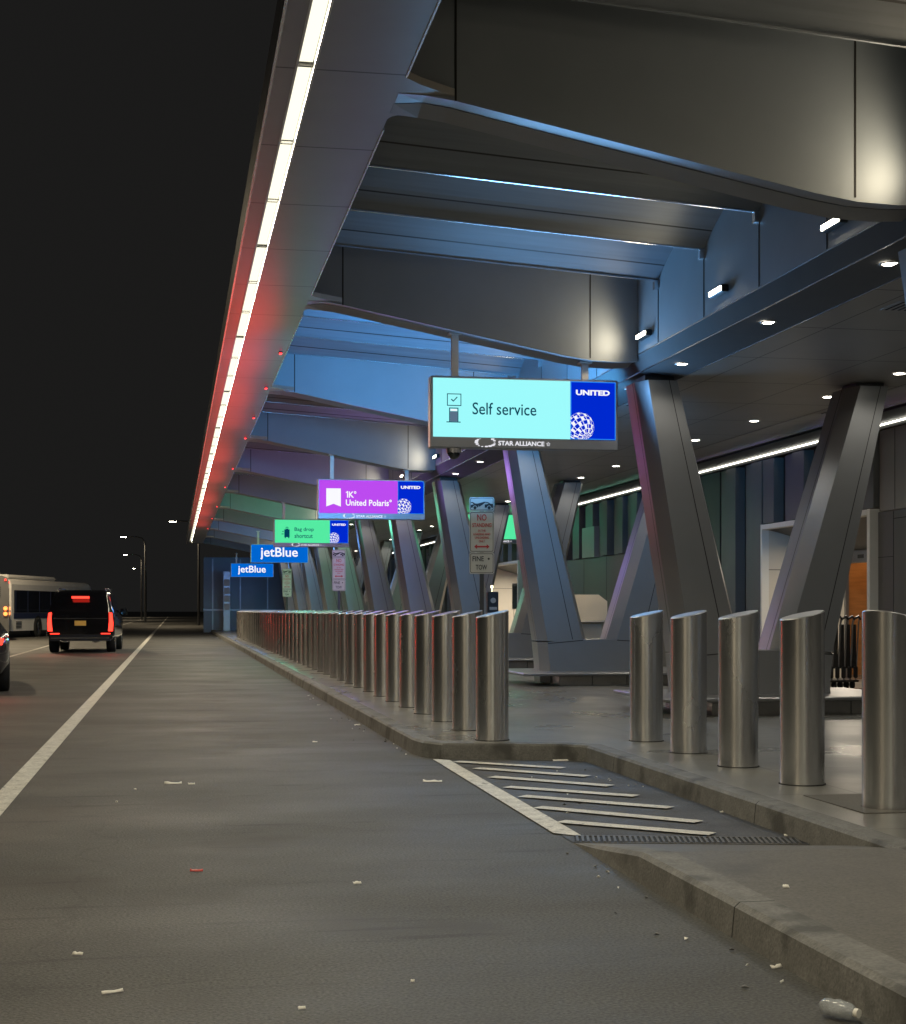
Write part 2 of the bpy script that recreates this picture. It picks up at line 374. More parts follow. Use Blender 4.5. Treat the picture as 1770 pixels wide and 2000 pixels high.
# roof soffit teeth
def zoff(d): return .25 * (5.14 - d) / 3.71
for i in range(len(TB) - 1):
    a0, a1 = TB[i] + .5, TB[i+1]
    m = MB(); m2 = MB(); pr = []
    s0 = a0 - .079
    for kk in range(4):
        e = a0 + 1.2 + kk * 1.45
        pr += [(s0, 5.2), (s0 + .35*(e-s0), 5.19), (s0+.6*(e-s0), 5.12), (s0+.8*(e-s0), 5.01), (s0+.93*(e-s0), 4.92), (e-.012, 4.87), (e, 4.86), (e+.012, 5.2)]
        m2.prism([(e-.008, 4.835), (e+.022, 4.835), (e+.022, 4.856), (e-.008, 4.856)], 4.6, 5.138, 'x')
        for j in range(12):
            pass
        s0 = e + .015
    pr += [(s0, 5.2), (a1, 5.2)]
    for j in range(len(pr) - 1):
        (ta, za), (tb_, zb) = pr[j], pr[j+1]
        m.face([(1.437, ta, za + zoff(1.437)), (5.139, ta, za), (5.139, tb_, zb), (1.437, tb_, zb + zoff(1.437))])
    m.build('roof_louvres', roofm, canopy)
    m2 = MB()
    for kk in range(4):
        e = a0 + 1.2 + kk * 1.45
        za, zb = 4.86 + zoff(1.44), 4.86
        m2.mesh([(1.44, e-.006, za-.012), (5.13, e-.006, zb-.012), (5.13, e+.016, zb-.012), (1.44, e+.016, za-.012), (1.44, e-.006, za+.0), (5.13, e-.006, zb+.0), (5.13, e+.016, zb+.0), (1.44, e+.016, za+.0)],
                [(0,3,2,1),(4,5,6,7),(0,1,5,4),(1,2,6,5),(2,3,7,6),(3,0,4,7)])
        m2.box(5.09, 5.135, e-.02, e+.04, 4.76, 4.847)
    m2.build('louvre_edge_trim', trimm, canopy)
# roof deck and spandrel
m = MB(); m.box(.61, 1.43, -16, TEND, 4.9, 4.93); m.box(1.40, 1.429, -16, TEND, 4.94, 5.6); m.build('edge_cover', blackm, canopy)
m = MB(); m.box(1.40, 12, -16, TEND, 5.61, 5.7); m.build('roof_deck', beamm, canopy)
m = MB(); m.m = 0
m.face([(5.14, -16, 5.6), (5.14, TEND, 5.6), (5.14, TEND, 4.17), (5.14, -16, 4.17)])
m.m = 3
m.face([(5.14, -16, 4.17), (5.14, TEND, 4.17), (5.21, TEND, 4.01), (5.21, -16, 4.01)])
m.m = 1
for i in range(len(TB) - 1):
    a0 = TB[i] + .5
    for kk in range(4):
        e = a0 + 1.2 + kk * 1.45
        m.box(5.134, 5.142, e-.005, e+.005, 4.19, 4.85)
m.m = 2; m.box(5.128, 5.142, -16, TEND, 4.165, 4.176); m.box(5.203, 5.214, -16, TEND, 4.0, 4.008)
m.build('spandrel_wall', [wallp, seamm, trimm, bordm], canopy)

# ------------------------------------------------------------------ terminal building
DF = 9.9
term = empty('terminal_building', (0, 0, 0)); tag(term, 'grey terminal front with dark vertical panels and a panelled walkway ceiling', 'building')
ZC = 3.94
m = MB(); m.m = 4
m.face([(5.214, -16, 4.0), (5.214, TEND, 4.0), (5.66, TEND, ZC), (5.66, -16, ZC)])
m.m = 0
m.face([(5.674, -16, ZC), (5.674, TEND, ZC), (8.40, TEND, ZC), (8.40, -16, ZC)])
m.face([(8.415, -16, ZC), (8.415, TEND, ZC), (9.15, TEND, ZC+.04), (9.15, -16, ZC+.04)])
m.m = 1
m.box(5.655, 5.68, -16, TEND, ZC+.01, ZC+.03); m.box(8.395, 8.42, -16, TEND, ZC+.01, ZC+.03)
m.m = 2; m.box(5.214, 12, -16, TEND, ZC+.1, ZC+.14)
m.m = 3; m.box(5.655, 5.661, -16, TEND, ZC-.004, ZC+.009); m.box(9.145, 9.155, -16, TEND, ZC+.0, ZC+.05)
m.build('walkway_ceiling', [ceilm, seamm, slatd, trimm, bordm], term)
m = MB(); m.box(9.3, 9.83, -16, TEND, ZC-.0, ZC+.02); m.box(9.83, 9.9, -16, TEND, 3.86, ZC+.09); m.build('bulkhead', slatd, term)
t = 1.0
while t < 76:
    m = MB(); m.box(9.805, 9.829, t+.01, t + 2.42, 3.905, 3.925); m.build('wall_light_strip', led_e2, term); t += 2.45
# facade panels
m = MB(); m.m = 0; m.box(DF, DF+.12, -16, 20.5, KZ, 2.70); m.m = 1; m.box(DF+.02, DF+.12, -16, 20.5, 2.712, 3.86)
m.m = 2
for t in (20.02, 17.6, 15.2, 12.8, 10.4, 8): m.box(DF-.003, DF+.05, t, t+.012, KZ, 2.69); m.box(DF+.017, DF+.05, t, t+.012, 2.72, 3.85)
m.box(DF-.003, DF+.05, 12, 20.02, 2.58, 2.59); m.box(DF-.003, DF+.05, 20.035, 20.5, 2.05, 2.058)
m.build('wall_panels', [fac, fac2, seamm], term)
m = MB(); m.box(DF, DF+.1, 33, 43.2, KZ, 2.56); m.m = 1
for t in (34.5, 36.5, 38.5, 40.5): m.box(DF-.003, DF+.05, t, t+.012, KZ, 2.55)
m.build('wall_panels', [fac, seamm], term)
def slats(t0, t1, z0, z1, pitch=.62):
    m = MB(); m.m = 1; m.box(DF+.12, DF+.2, t0, t1, z0, z1); m.m = 0; t = t0; q = 0
    while t < t1 - .1:
        wd = pitch * (.55 if q % 2 else .8); m.box(DF + (.02 if q % 2 else -.06), DF+.119, t + .03, t + wd, z0 + .01, z1 - .01); t += pitch; q += 1
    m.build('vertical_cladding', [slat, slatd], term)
slats(20.5, 24.75, 2.76, 3.86); slats(24.75, 27.0, KZ, 3.86); slats(28.2, 33, KZ, 3.86); slats(33, 43.2, 2.57, 3.86); slats(43.2, 47.8, 2.76, 3.86, .6)
m = MB(); m.box(DF+.02, DF+.1, 27.03, 28.17, KZ, 3.86); m.build('glass_panel', mat('green_glass', (.07, .085, .08), .55, 0, var=.1, scale=.6), term)
m = MB(); m.box(DF-.08, DF+.1, 35.3, 36.4, 2.57, 3.3); m.build('pale_panel', fac2, term)
m = MB(); m.box(DF+.02, DF+.1, 47.8, 90, KZ, 3.86); m.build('glass_wall', glassd, term)
m = MB()
for i in range(26): m.box(DF-.05, DF+.02, 48.2 + 1.6*i, 48.27 + 1.6*i, KZ, 3.86)
m.build('mullions', slat, term)
def portal(t0, t1, zt, lit):
    ti0, ti1, di, zi = t0 + .55, t1 - .08, DF + 1.35, 2.28
    e = empty('entrance_portal'); e.parent = term
    m = MB()                                  # bright outer trim
    for (y0, y1, z0, z1) in ((t0-.09, t0, KZ, zt+.09), (t1, t1+.06, KZ, zt+.09), (t0+.001, t1-.001, zt, zt+.085)): m.bbox(DF-.13, DF+.12, y0, y1, z0, z1, .006)
    m.build('portal_trim', pale, e)
    m = MB(); m.m = 0
    m.face([(DF, t1, KZ), (DF, t1, zt), (di, ti1, zi), (di, ti1, KZ)])
    m.m = 1
    m.face([(DF, t0, KZ), (DF, t0, zt), (di, ti0, zi), (di, ti0, KZ)])
    m.face([(DF, t0, zt), (DF, t1, zt), (di, ti1, zi), (di, ti0, zi)])
    m.m = 2
    q = lambda s_, z: (DF + (di-DF)*s_ - .003, t1 + (ti1-t1)*s_ - .003, z)
    m.face([q(0, 1.98), q(1, 1.98), q(1, 1.99), q(0, 1.99)]); m.face([q(.5, KZ), q(.51, KZ), q(.51, 1.98), q(.5, 1.98)])
    m.build('reveal', [cream, fac, seamm], e)
    m = MB(); m.box(0, .03, 0, .45, 0, .8); s = m.build('screen', glassd, e); s.location = (DF + .62, t1 - .06, 1.35); s.rotation_euler = (0, 0, R(-86))
    m = MB(); m.bbox(di - .1, di+.05, ti0, ti1, zi - .19, zi + .02, .01); m.m = 1; m.box(di-.115, di-.1, ti1 - .9, ti1 - .7, zi - .12, zi - .06)
    m.build('door_header', [greym, blackm], e)
    m = MB()
    for y in (ti0, ti0 + .72, ti0 + 1.44, ti1 - .06): m.box(di-.03, di+.03, y, y+.06, KZ, zi - .19)
    m.build('door_frame', greym, e)
    m = MB(); m.box(di+1.5, di+1.6, ti0 - .5, ti1 + 3.5, KZ, 3.0); m.build('lobby_wall', wood, e)
    m = MB(); m.m = 1; m.box(di+.2, di+1.5, ti1+1.4, ti1+1.5, KZ, 3.0); m.m = 0; m.box(di+.2, di+1.6, ti0-.5, ti1+3.5, 3.0, 3.05); m.build('lobby_shell', [cream, wood], e)
    lamp('AREA', 'lobby_lamp', (di + .8, ti1 + .5, 2.95), lit, (1, .62, .3), e, .8, sy=2.0)
    lamp('AREA', 'portal_lamp', (DF + .5, (t0+t1)/2, 2.42), lit*3.2, (1, .87, .68), e, .25)  # unseen area light added to brighten the entrance reveals
portal(20.6, 24.6, 2.66, 11); portal(43.4, 47.5, 2.66, 26)

# ------------------------------------------------------------------ V columns
def column_mesh(top, bot, side):
    """leg: (x centre, z) top and bottom, octagonal section tapering"""
    rings = []
    for s_ in (0, .15, .3, .5, .7, .85, 1):
        x = bot[0] + (top[0]-bot[0])*s_; z = bot[1] + (top[1]-bot[1])*s_
        wd = .285 + (.17-.285)*s_; L = .33 - .02*s_; c = .11 - .02*s_
        rings.append([(x-wd, -L, z), (x+wd, -L, z), (x+wd+c, -L+.24, z), (x+wd+c, L-.05, z), (x+wd, L, z), (x-wd, L, z), (x-wd-c, L-.05, z), (x-wd-c, -L+.24, z)])
    return rings
def make_column():
    r = empty('v_column', (0, 0, 0))
    for (bx, tx) in ((-.60, -1.22), (.52, 1.33)):
        m = MB(); rg = column_mesh((tx, 3.89), (bx, .82), 1); m.m = 0; m.loft(rg)
        m.m = 1
        fr = .40
        def fp(s_, o): 
            x = bx + (tx-bx)*s_; z = .82 + 3.07*s_; wd = .285 - .115*s_
            return (x + wd*(.42) + o, -.333 + .02*s_, z)
        m.face([fp(0, 0), fp(0, .011), fp(1, .008), fp(1, 0)])
        sx = -1
        def fs(s_, o):
            x = bx + (tx-bx)*s_; z = .82 + 3.07*s_; wd = .285 - .115*s_; c = .11 - .02*s_
            return (x - wd - c - .003, -.02 + o, z)
        m.face([fs(0, 0), fs(0, .012), fs(1, .012), fs(1, 0)])
        m.build('leg', [colm, seamm], r)
        m = MB(); m.box(tx-.17, tx+.17, -.2, .2, 3.895, 3.96); m.build('leg_cap', blackm, r)
    m = MB(); m.m = 0      # plinth: outline in x-z
    L = .335
    pts = [(-.80, .33), (.80, .33), (.70, .55), (.62, .80), (.2, .86), (-.3, .86), (-.69, .80)]
    rg = []
    for z_, xl, xr in ((.16, -.84, .79), (.45, -.85, .77), (.80, -.885, .805), (.842, -.60, .52)):
        c_ = .11
        rg.append([(xl, -L, z_), (xr, -L, z_), (xr+c_, -L+.24, z_), (xr+c_, L-.05, z_), (xr, L, z_), (xl, L, z_), (xl-c_, L-.05, z_), (xl-c_, -L+.24, z_)])
    m.loft(rg)
    m.m = 1
    m.face([(-.88, -L-.003, .785), (-.31, -L-.003, .835), (-.31, -L-.003, .823), (-.88, -L-.003, .773)]); m.face([(.24, -L-.003, .835), (.80, -L-.003, .80), (.80, -L-.003, .788), (.24, -L-.003, .823)])
    m.build('plinth', [colm, seamm], r)
    m = MB(); m.bbox(-1.42, 1.55, -.98, .98, .30, .345, .012); m.build('ledge', steelcap, r)
    m = MB(); m.bbox(-.82, 1.4, -.82, .82, KZ-.005, .298, .01); m.m = 1
    for x in (-.3, .25, .8): m.box(x, x+.01, -.823, -.8, KZ, .298)
    m.build('ledge_base', [mat('ledge_base_steel', (.33, .32, .30), .25, .9, var=.1, scale=4), seamm], r)
    return r
proto = make_column()
names = ['nearest V column, right of the cyan sign, its plinth hidden by bollards', 'V column whose plinth shows between the two bollard rows', 'V column directly behind the no standing sign post', 'fourth V column, rising below the magenta sign', 'fifth V column, beside the green sign', 'sixth V column, just right of the first blue sign']
for i in range(10):
    o = proto if i == 0 else copy_tree(proto)
    o.location = (6.63, TB[2] + .24 + 6.8*i, 0)
    tag(o, names[i] if i < 6 else 'far V column low behind the distant bollards', 'column', 'V columns along the walkway')
o = copy_tree(proto); o.location = (6.63, TB[1] + .24, 0); tag(o, 'V column standing past the right edge nearest the viewer', 'column', 'V columns along the walkway')

# ------------------------------------------------------------------ bollards
def make_bollard():
    n = 56; r = .147; H = 1.165
    def hz(a): return H - .032*(1 - cos(a)) - .003*(1 - sin(a))
    m = MB(); ring0 = [(r*cos(2*pi*i/n), r*sin(2*pi*i/n), 0) for i in range(n)]
    ring1 = [(r*cos(2*pi*i/n), r*sin(2*pi*i/n), hz(2*pi*i/n)-.006) for i in range(n)]
    m.loft([ring0, ring1], True, caps=False)
    b = m.build('bollard', steel)
    m = MB(); rb = r - .004
    m.loft([[(r*cos(2*pi*i/n), r*sin(2*pi*i/n), hz(2*pi*i/n)-.006) for i in range(n)], [(rb*cos(2*pi*i/n), rb*sin(2*pi*i/n), hz(2*pi*i/n)) for i in range(n)]], False, caps=False)
    m.face([(rb*cos(2*pi*i/n), rb*sin(2*pi*i/n), hz(2*pi*i/n)) for i in range(n)])
    m.build('sloped_cap', steelcap, b)
    m = MB(); m.cyl((0, 0, 0), r+.008, .006, n=40); m.build('base_ring', seamm, b)
    return b
bp = make_bollard()
rnm = ['steel bollard standing on the cover plate at the right edge', 'large steel bollard just left of the one on the cover plate', 'middle bollard of the five in the right hand row', 'second bollard from the far end of the right hand row', 'farthest and smallest bollard of the right hand row']
for i in range(7):
    o = bp if i == 0 else copy_tree(bp)
    t = [8.43, 9.68, 10.86, 11.98, 13.12][i] if i < 5 else 8.43 - 1.2*(i-4)
    o.location = (4.13, t, KZ); o.rotation_euler = (0, 0, 0)
    if i == 0: o.rotation_euler = (0, 0, R(200))
    if i < 5: o.location.x = 4.13
    tag(o, rnm[i] if i < 5 else 'steel bollard of the right hand row, outside the picture', 'bollard', 'right hand row of bollards')
for i in range(46):
    o = copy_tree(bp); o.rotation_euler = (0, 0, R(random.uniform(-6, 6))); o.location = (2.80, 13.45 + 1.187*i, KZ)
    if i == 0: lb = 'steel bollard at the corner of the kerb, front of the long left row'
    elif i < 16: lb = ORD[i] + ' bollard back from the kerb corner in the long left row'
    else: lb = 'small distant bollard overlapped by others far along the left row'
    tag(o, lb, 'bollard', 'long left row of bollards')

# ------------------------------------------------------------------ hanging signs
ms_cyan = emat('screen_cyan', (.34, .96, .97), 1.0); ms_blue = emat('screen_blue', (0.0, .022, .62), 1.0)
ms_mag = emat('screen_magenta', (.50, .07, .86), 1.0); ms_grn = emat('screen_green', (.09, .82, .36), 1.0)
ms_jb = emat('screen_sky_blue', (.0, .13, .62), 1.0); ms_w = emat('screen_white', (.95, .95, 1.0), 1.0); ms_w2 = emat('bezel_letter_white', (.8, .8, .85), 1.0)
ms_ink = emat('screen_dark_ink', (.0, .055, .10), 1.0); ms_edge = emat('screen_edge_glow', (.02, .25, .9), 1.0)
housing = mat('sign_housing', (.32, .34, .38), .35, .6, var=.05)
def flat(mb, pts, y, th=.003): mb.prism([(x, z) for x, z in pts], y-th, y)
def rect(mb, x0, x1, z0, z1, y, th=.003): mb.box(x0, x1, y-th, y, z0, z1)
def frame_rect(mb, x0, x1, z0, z1, w_, y, th=.003):
    rect(mb, x0, x1, z0, z0+w_, y, th); rect(mb, x0, x1, z1-w_, z1, y, th); rect(mb, x0, x0+w_, z0+w_, z1-w_, y, th); rect(mb, x1-w_, x1, z0+w_, z1-w_, y, th)
def globe(parent, y):
    m = MB(); cx, cz, r = 1.684, .142, .165
    tx, tz = R(-35), R(35)
    def P(lat, lon):
        x, y_, z = cos(lat)*sin(lon), -cos(lat)*cos(lon), sin(lat)
        y_, z = y_*cos(tx) - z*sin(tx), y_*sin(tx) + z*cos(tx)
        x, z = x*cos(tz) - z*sin(tz), x*sin(tz) + z*cos(tz)
        return x, y_, z
    def clip(poly):
        for ax, lim in ((0, 1.572), (1, .004)):
            out = []
            for i in range(len(poly)):
                a_, b_ = poly[i], poly[(i+1) % len(poly)]; ia, ib = a_[ax] >= lim, b_[ax] >= lim
                if ia: out.append(a_)
                if ia != ib:
                    s_ = (lim - a_[ax]) / (b_[ax] - a_[ax]); out.append((a_[0] + (b_[0]-a_[0])*s_, a_[1] + (b_[1]-a_[1])*s_))
            poly = out
            if len(poly) < 3: return None
        return poly
    nl, nm_ = 10, 16
    for i in range(nl):
        for j in range(nm_):
            la0, la1 = -pi/2 + pi*i/nl, -pi/2 + pi*(i+1)/nl; lo0, lo1 = 2*pi*j/nm_, 2*pi*(j+1)/nm_
            k_ = .78; dl, do = la1-la0, lo1-lo0
            segs = [(la0, la1, lo0, lo0 + do*.13), (la0, la0 + dl*.13, lo0 + do*.13, lo1)] + ([(la0 + dl*.13, la1, lo0 + do*.13, lo0 + do*.6)] if (i + j) % 2 else [])
            for a0_, a1_, o0_, o1_ in segs:
                q = [P(a0_, o0_), P(a0_, o1_), P(a1_, o1_), P(a1_, o0_)]
                if min(-c[1] for c in q) < 0.03: continue
                poly = clip([(cx + c[0]*r, cz + c[2]*r) for c in q])
                if poly: m.face([(x, y, z) for x, z in poly])
    m.build('globe_emblem', ms_w, parent)
def hanging_sign(d, t, kind, label, power=14, hang=True, back=1.0, tilt=0.0, btilt=0.0):
    r = empty('hanging_sign', (d, t, 3.23)); tag(r, label, 'sign', 'illuminated signs hung from the canopy')
    z1 = .655
    m = MB(); m.bbox(-.03, 2.13, -.08, .08, -.015 if kind == 'sky' else -.12, z1+.025, .012); m.build('housing', housing, r)
    cols = {'cyan': ms_cyan, 'mag': ms_mag, 'green': ms_grn, 'sky': ms_jb}
    for sgn, yy in ((-1, -.083), (1, .083)):
        if kind == 'sky':
            m = MB(); m.box(.0, 2.1, min(yy, yy-.004*sgn*-1), max(yy, yy+.004*sgn), .0, z1)
            sc = m.build('screen', ms_jb, r)
            if sgn < 0:
                m = MB(); frame_rect(m, 0, 2.1, 0, z1, .012, -.088); m.build('lit_edge', ms_edge, sc)
                text('jetBlue', .33, .10, 1.40, .46, -.089, ms_w, sc, bold=.015)
        else:
            m = MB(); m.box(.0, 1.57, min(yy, yy+.004*sgn), max(yy, yy+.004*sgn), .0, z1); sc = m.build('screen', cols[kind], r)
            m = MB(); m.box(1.57, 2.1, min(yy, yy+.004*sgn), max(yy, yy+.004*sgn), .0, z1); sb = m.build('brand_panel', ms_blue, r)
            if sgn < 0:
                y = -.089
                text('UNITED', 1.635, .50, .395, .06, y, ms_w, sb, bold=.04); globe(sb, y - .002)
                m = MB(); frame_rect(m, 1.572, 2.1, 0, z1, .010, -.0875, .001); m.build('lit_edge', ms_edge, sb)
                text('STAR ALLIANCE', .74, -.085, .53, .052, -.081, ms_w2, r, bold=.025)
                m = MB()
                st = [(1.315 + (.026 if i_ % 2 == 0 else .012)*sin(pi*i_/5), -.06 + (.026 if i_ % 2 == 0 else .012)*cos(pi*i_/5)) for i_ in range(10)]
                for i_ in range(10): 
                    a_, b_ = st[i_], st[(i_+1) % 10]; k2 = .6
                    m.face([(a_[0], -.085, a_[1]), (b_[0], -.085, b_[1]), (1.315+(b_[0]-1.315)*k2, -.085, -.06+(b_[1]+.06)*k2), (1.315+(a_[0]-1.315)*k2, -.085, -.06+(a_[1]+.06)*k2)])
                for i_ in range(14):
                    a_ = R(120 + i_*22); rr = .10
                    x_, z_ = .58 + 1.1*rr*cos(a_), -.06 + .48*rr*sin(a_); w_ = .006 + .012*abs(sin(a_*1.5)); m.face([(x_, -.0852, z_), (x_+w_*2, -.0852, z_), (x_+w_*2.4, -.0852, z_+w_), (x_, -.0852, z_+w_)])
                m.build('alliance_emblem', ms_w2, r)
                if kind == 'cyan':
                    text('Self service', .445, .255, .73, .135, y, ms_ink, sc, bold=.004)
                    m = MB(); frame_rect(m, .156, .318, .345, .482, .009, y, .002)
                    flat(m, [(.20, .415), (.21, .423), (.228, .405), (.268, .448), (.276, .440), (.228, .39)], y)
                    m.build('pictogram', ms_ink, sc)
                    m = MB(); m.m = 0; rect(m, .18, .19, .17, .325, y); rect(m, .275, .285, .17, .325, y); rect(m, .15, .31, .16, .17, y); rect(m, .18, .285, .315, .325, y)
                    m.m = 1; rect(m, .191, .274, .171, .285, y)
                    m.m = 2; rect(m, .197, .268, .29, .308, y)
                    m.build('pictogram', [ms_ink, emat('screen_grey', (.1, .16, .24), 1), ms_w], sc)
                elif kind == 'mag':
                    m = MB(); flat(m, [(.14, .13), (.285, .185), (.43, .13), (.43, .49), (.14, .49)], y); m.build('pictogram', ms_w, sc)
                    text('K°', .59, .31, .15, .13, y, ms_w, sc, bold=.02)
                    m = MB(); flat(m, [(.553, .31), (.575, .31), (.575, .44), (.558, .44), (.53, .418), (.53, .398), (.553, .413)], y); m.build('numeral', ms_w, sc); text('United Polaris°', .53, .15, .92, .13, y, ms_w, sc, bold=.02)
                elif kind == 'green':
                    text('Bag drop', .56, .31, .55, .13, y, ms_ink, sc, bold=.01); text('shortcut', .56, .14, .52, .12, y, ms_ink, sc, bold=.01)
                    m = MB(); rect(m, .27, .42, .16, .38, y); frame_rect(m, .31, .38, .38, .45, .015, y); rect(m, .19, .25, .24, .26, y); rect(m, .21, .25, .31, .33, y)
                    rect(m, .28, .31, .13, .16, y); rect(m, .38, .41, .13, .16, y); m.build('pictogram', ms_ink, sc)
    m = MB()
    if kind != 'sky': pass
    # hangers up to the beam or ceiling
    for x, w_ in ((.26, .075), (1.76, .075)):
        zz = 4.55 - (d + x - 2.2)*.19 - 3.23 if hang else ZC - 3.23
        m = MB(); m.box(x-w_/2, x+w_/2, -.03, .03, z1+.026, zz + .02); m.m = 0; m.box(x-.07, x+.07, -.07, .07, zz-.0, zz+.02)
        m.build('hanger', mat('hanger_steel', (.62, .60, .56), .4, .4, var=.1) if 'hanger_steel' not in bpy.data.materials else bpy.data.materials['hanger_steel'], r)
    lc = {'cyan': (.20, .52, 1), 'mag': (.45, .28, 1), 'green': (.18, 1, .6), 'sky': (.15, .42, 1)}[kind]
    for sg, ry in ((-1, R(-90) - tilt), (1, R(90) + btilt)):
        lamp('AREA', 'screen_glow', (1.05, sg*(.16 if sg > 0 else .15), .33), power * (1 if sg < 0 else back), lc if sg < 0 or kind != 'cyan' else (.10, .46, 1), r, 2.0, rot=(ry, 0, 0), sy=.6, spread=R(112) if sg > 0 else pi)
    return r
sb = TB[2] + .25
hanging_sign(2.83, sb, 'cyan', 'large cyan sign reading Self service with a kiosk pictogram', 54, back=3.7, tilt=R(14), btilt=R(22))
hanging_sign(2.83, TB[4] + .25, 'mag', 'magenta and blue hanging sign with a white bookmark pictogram', 20)
hanging_sign(2.83, TB[6] + .25, 'green', 'green and blue hanging sign reading Bag drop shortcut over the kerb', 36)
js = hanging_sign(2.83, TB[8] + .25, 'sky', 'nearer and larger of the two plain blue hanging signs', 34)
js.location.z -= .14
js = hanging_sign(2.83, TB[11] + .25, 'sky', 'farthest and smallest of the plain blue hanging signs', 16)
js.location.z -= .24
hanging_sign(7.68, 40.8, 'green', 'second green sign, half hidden behind a column near the terminal front', 1.6, hang=False)

# security camera under the first sign
c = empty('security_camera', (3.08, sb, 3.11)); tag(c, 'small dome security camera under the left end of the cyan sign', 'camera')
m = MB(); m.cyl((0, 0, -.05), .085, .05, 24); m.cyl((0, 0, -.02), .03, .03, 12); m.build('mount', greym, c)
m = MB()
rg = [[(.072*cos(a_)*cos(2*pi*i/20), .072*cos(a_)*sin(2*pi*i/20), -.051 - .072*sin(a_)) for i in range(20)] for a_ in (0, .3, .6, .9, 1.2, 1.45)]
m.loft(rg, True); m.build('dome', glassd, c)

# ------------------------------------------------------------------ lights under roof
def make_down():
    r = empty('downlight', (0, 0, 0))
    m = MB(); n = 24
    m.loft([[(a_*cos(2*pi*i/n), a_*sin(2*pi*i/n), z) for i in range(n)] for a_, z in ((.085, 0), (.085, -.008), (.066, -.008), (.06, -.003))], True, caps=False); m.build('trim_ring', pale, r)
    m = MB(); m.cyl((0, 0, -.006), .06, .004, n); m.build('lens', down_e, r)
    lamp('SPOT', 'downlight_lamp', (0, 0, -.02), DOWN, (1, .93, .80), r, .05, angle=R(150), blend=.6)
    return r
dp = make_down(); first = True
for row, dd in (('left', 5.43), ('right', 7.95)):
    for i in range(-3, 10):
        tc = TB[2] + .24 + 6.8*i
        for off, wh in ((-.95, 'just before'), (.95, 'just behind'), (3.4, 'midway beyond')):
            if i < -2 and off < 3: continue
            o = dp if first else copy_tree(dp); first = False
            o.location = (dd, tc + off, ZC - (0 if dd > 5.6 else -.03) - .001)
            if dd < 5.6: o.location.z = 3.972 
            col_n = ['nearest', 'second', 'third', 'fourth', 'fifth']
            if 0 <= i < 4: lb = 'round ceiling downlight %s the %s column on the %s row' % (wh, col_n[i], row)
            elif i < 0: lb = 'round ceiling downlight %s the off-frame column on the %s row' % (wh, row)
            else: lb = 'tiny far ceiling downlight of the %s row' % row
            tag(o, lb, 'ceiling light', 'downlights in the walkway ceiling')
def make_wall():
    r = empty('wall_light', (0, 0, 0))
    m = MB(); m.bbox(-.07, 0, -.18, .18, -.035, .035, .01); m.build('housing', blackm, r)
    m = MB(); m.box(-.078, -.0705, -.16, .16, -.022, .018); m.build('lens', wall_e, r)
    lamp('SPOT', 'flood_lamp', (-.16, .05, 0), WALLW, (1, .82, .55), r, .14, rot=(R(90), 0, R(90)), angle=R(175), blend=.5)
    return r
wp = make_wall(); first = True
for k in range(-1, 9):
    for off in (1.45, 4.05, 6.4):
        t = TB[1] + 6.8*k + off
        if t > TEND: continue
        o = wp if first else copy_tree(wp); first = False
        o.location = (5.125, t, 4.33)
        wh = {1.45: 'nearest', 4.05: 'middle', 6.4: 'farthest'}[off]
        if k in (0, 1, 2): lb = '%s wall light on the spandrel in the %s open bay' % (wh, ['first', 'second', 'third'][k])
        else: lb = 'tiny wall light on the spandrel in a far bay' if k > 2 else 'wall light on the spandrel ahead of the big beam'
        tag(o, lb, 'wall light', 'lights along the spandrel wall')
# small red lamps added to give the red glow under the outer soffit
red_e = emat('red_marker_glow', (1, .03, .03), 5)
def make_red():
    r = empty('marker_light', (0, 0, 0))
    m = MB(); m.bbox(-.022, .022, -.06, .06, -.016, 0, .003); m.build('housing', blackm, r)
    m = MB(); m.bbox(-.016, .016, -.05, .05, -.024, -.0165, .002); m.build('lens', red_e, r)
    lamp('POINT', 'marker_lamp', (-.30, 0, -.80), 7.5, (1, .07, .05), r, .35)
    return r
rp0 = make_red()
for i, t in enumerate((20.0, 23.2, 26.8, 30.0, 36.5, 42.0, 50.0, 56.5, 63.5)):
    o = rp0 if i == 0 else copy_tree(rp0); o.location = (1.36, t, ZS - .001)
    tag(o, ORD[i] + ' small red marker light, counting from the near end, under the canopy edge', 'marker light', 'red marker lights under the canopy edge')
# ceiling vents
for i, (dd, tt) in enumerate(((5.9, 18.9), (8.7, 19.2), (6.3, 12.4))):
    r = empty('ceiling_vent', (dd, tt, ZC)); tag(r, ['slotted vent in the ceiling left of the midway downlight', 'slotted vent in the ceiling near the terminal front', 'slotted vent in the ceiling at the upper right'][i], 'vent', 'ceiling vents')
    m = MB(); m.box(-.2, .2, -.2, .2, -.004, -.001); m.build('frame', ceilm, r)
    m = MB()
    for q in range(6): m.box(-.17 + q*.06, -.15 + q*.06, -.17, .17, -.008, -.0045)
    m.build('slats', seamm, r)

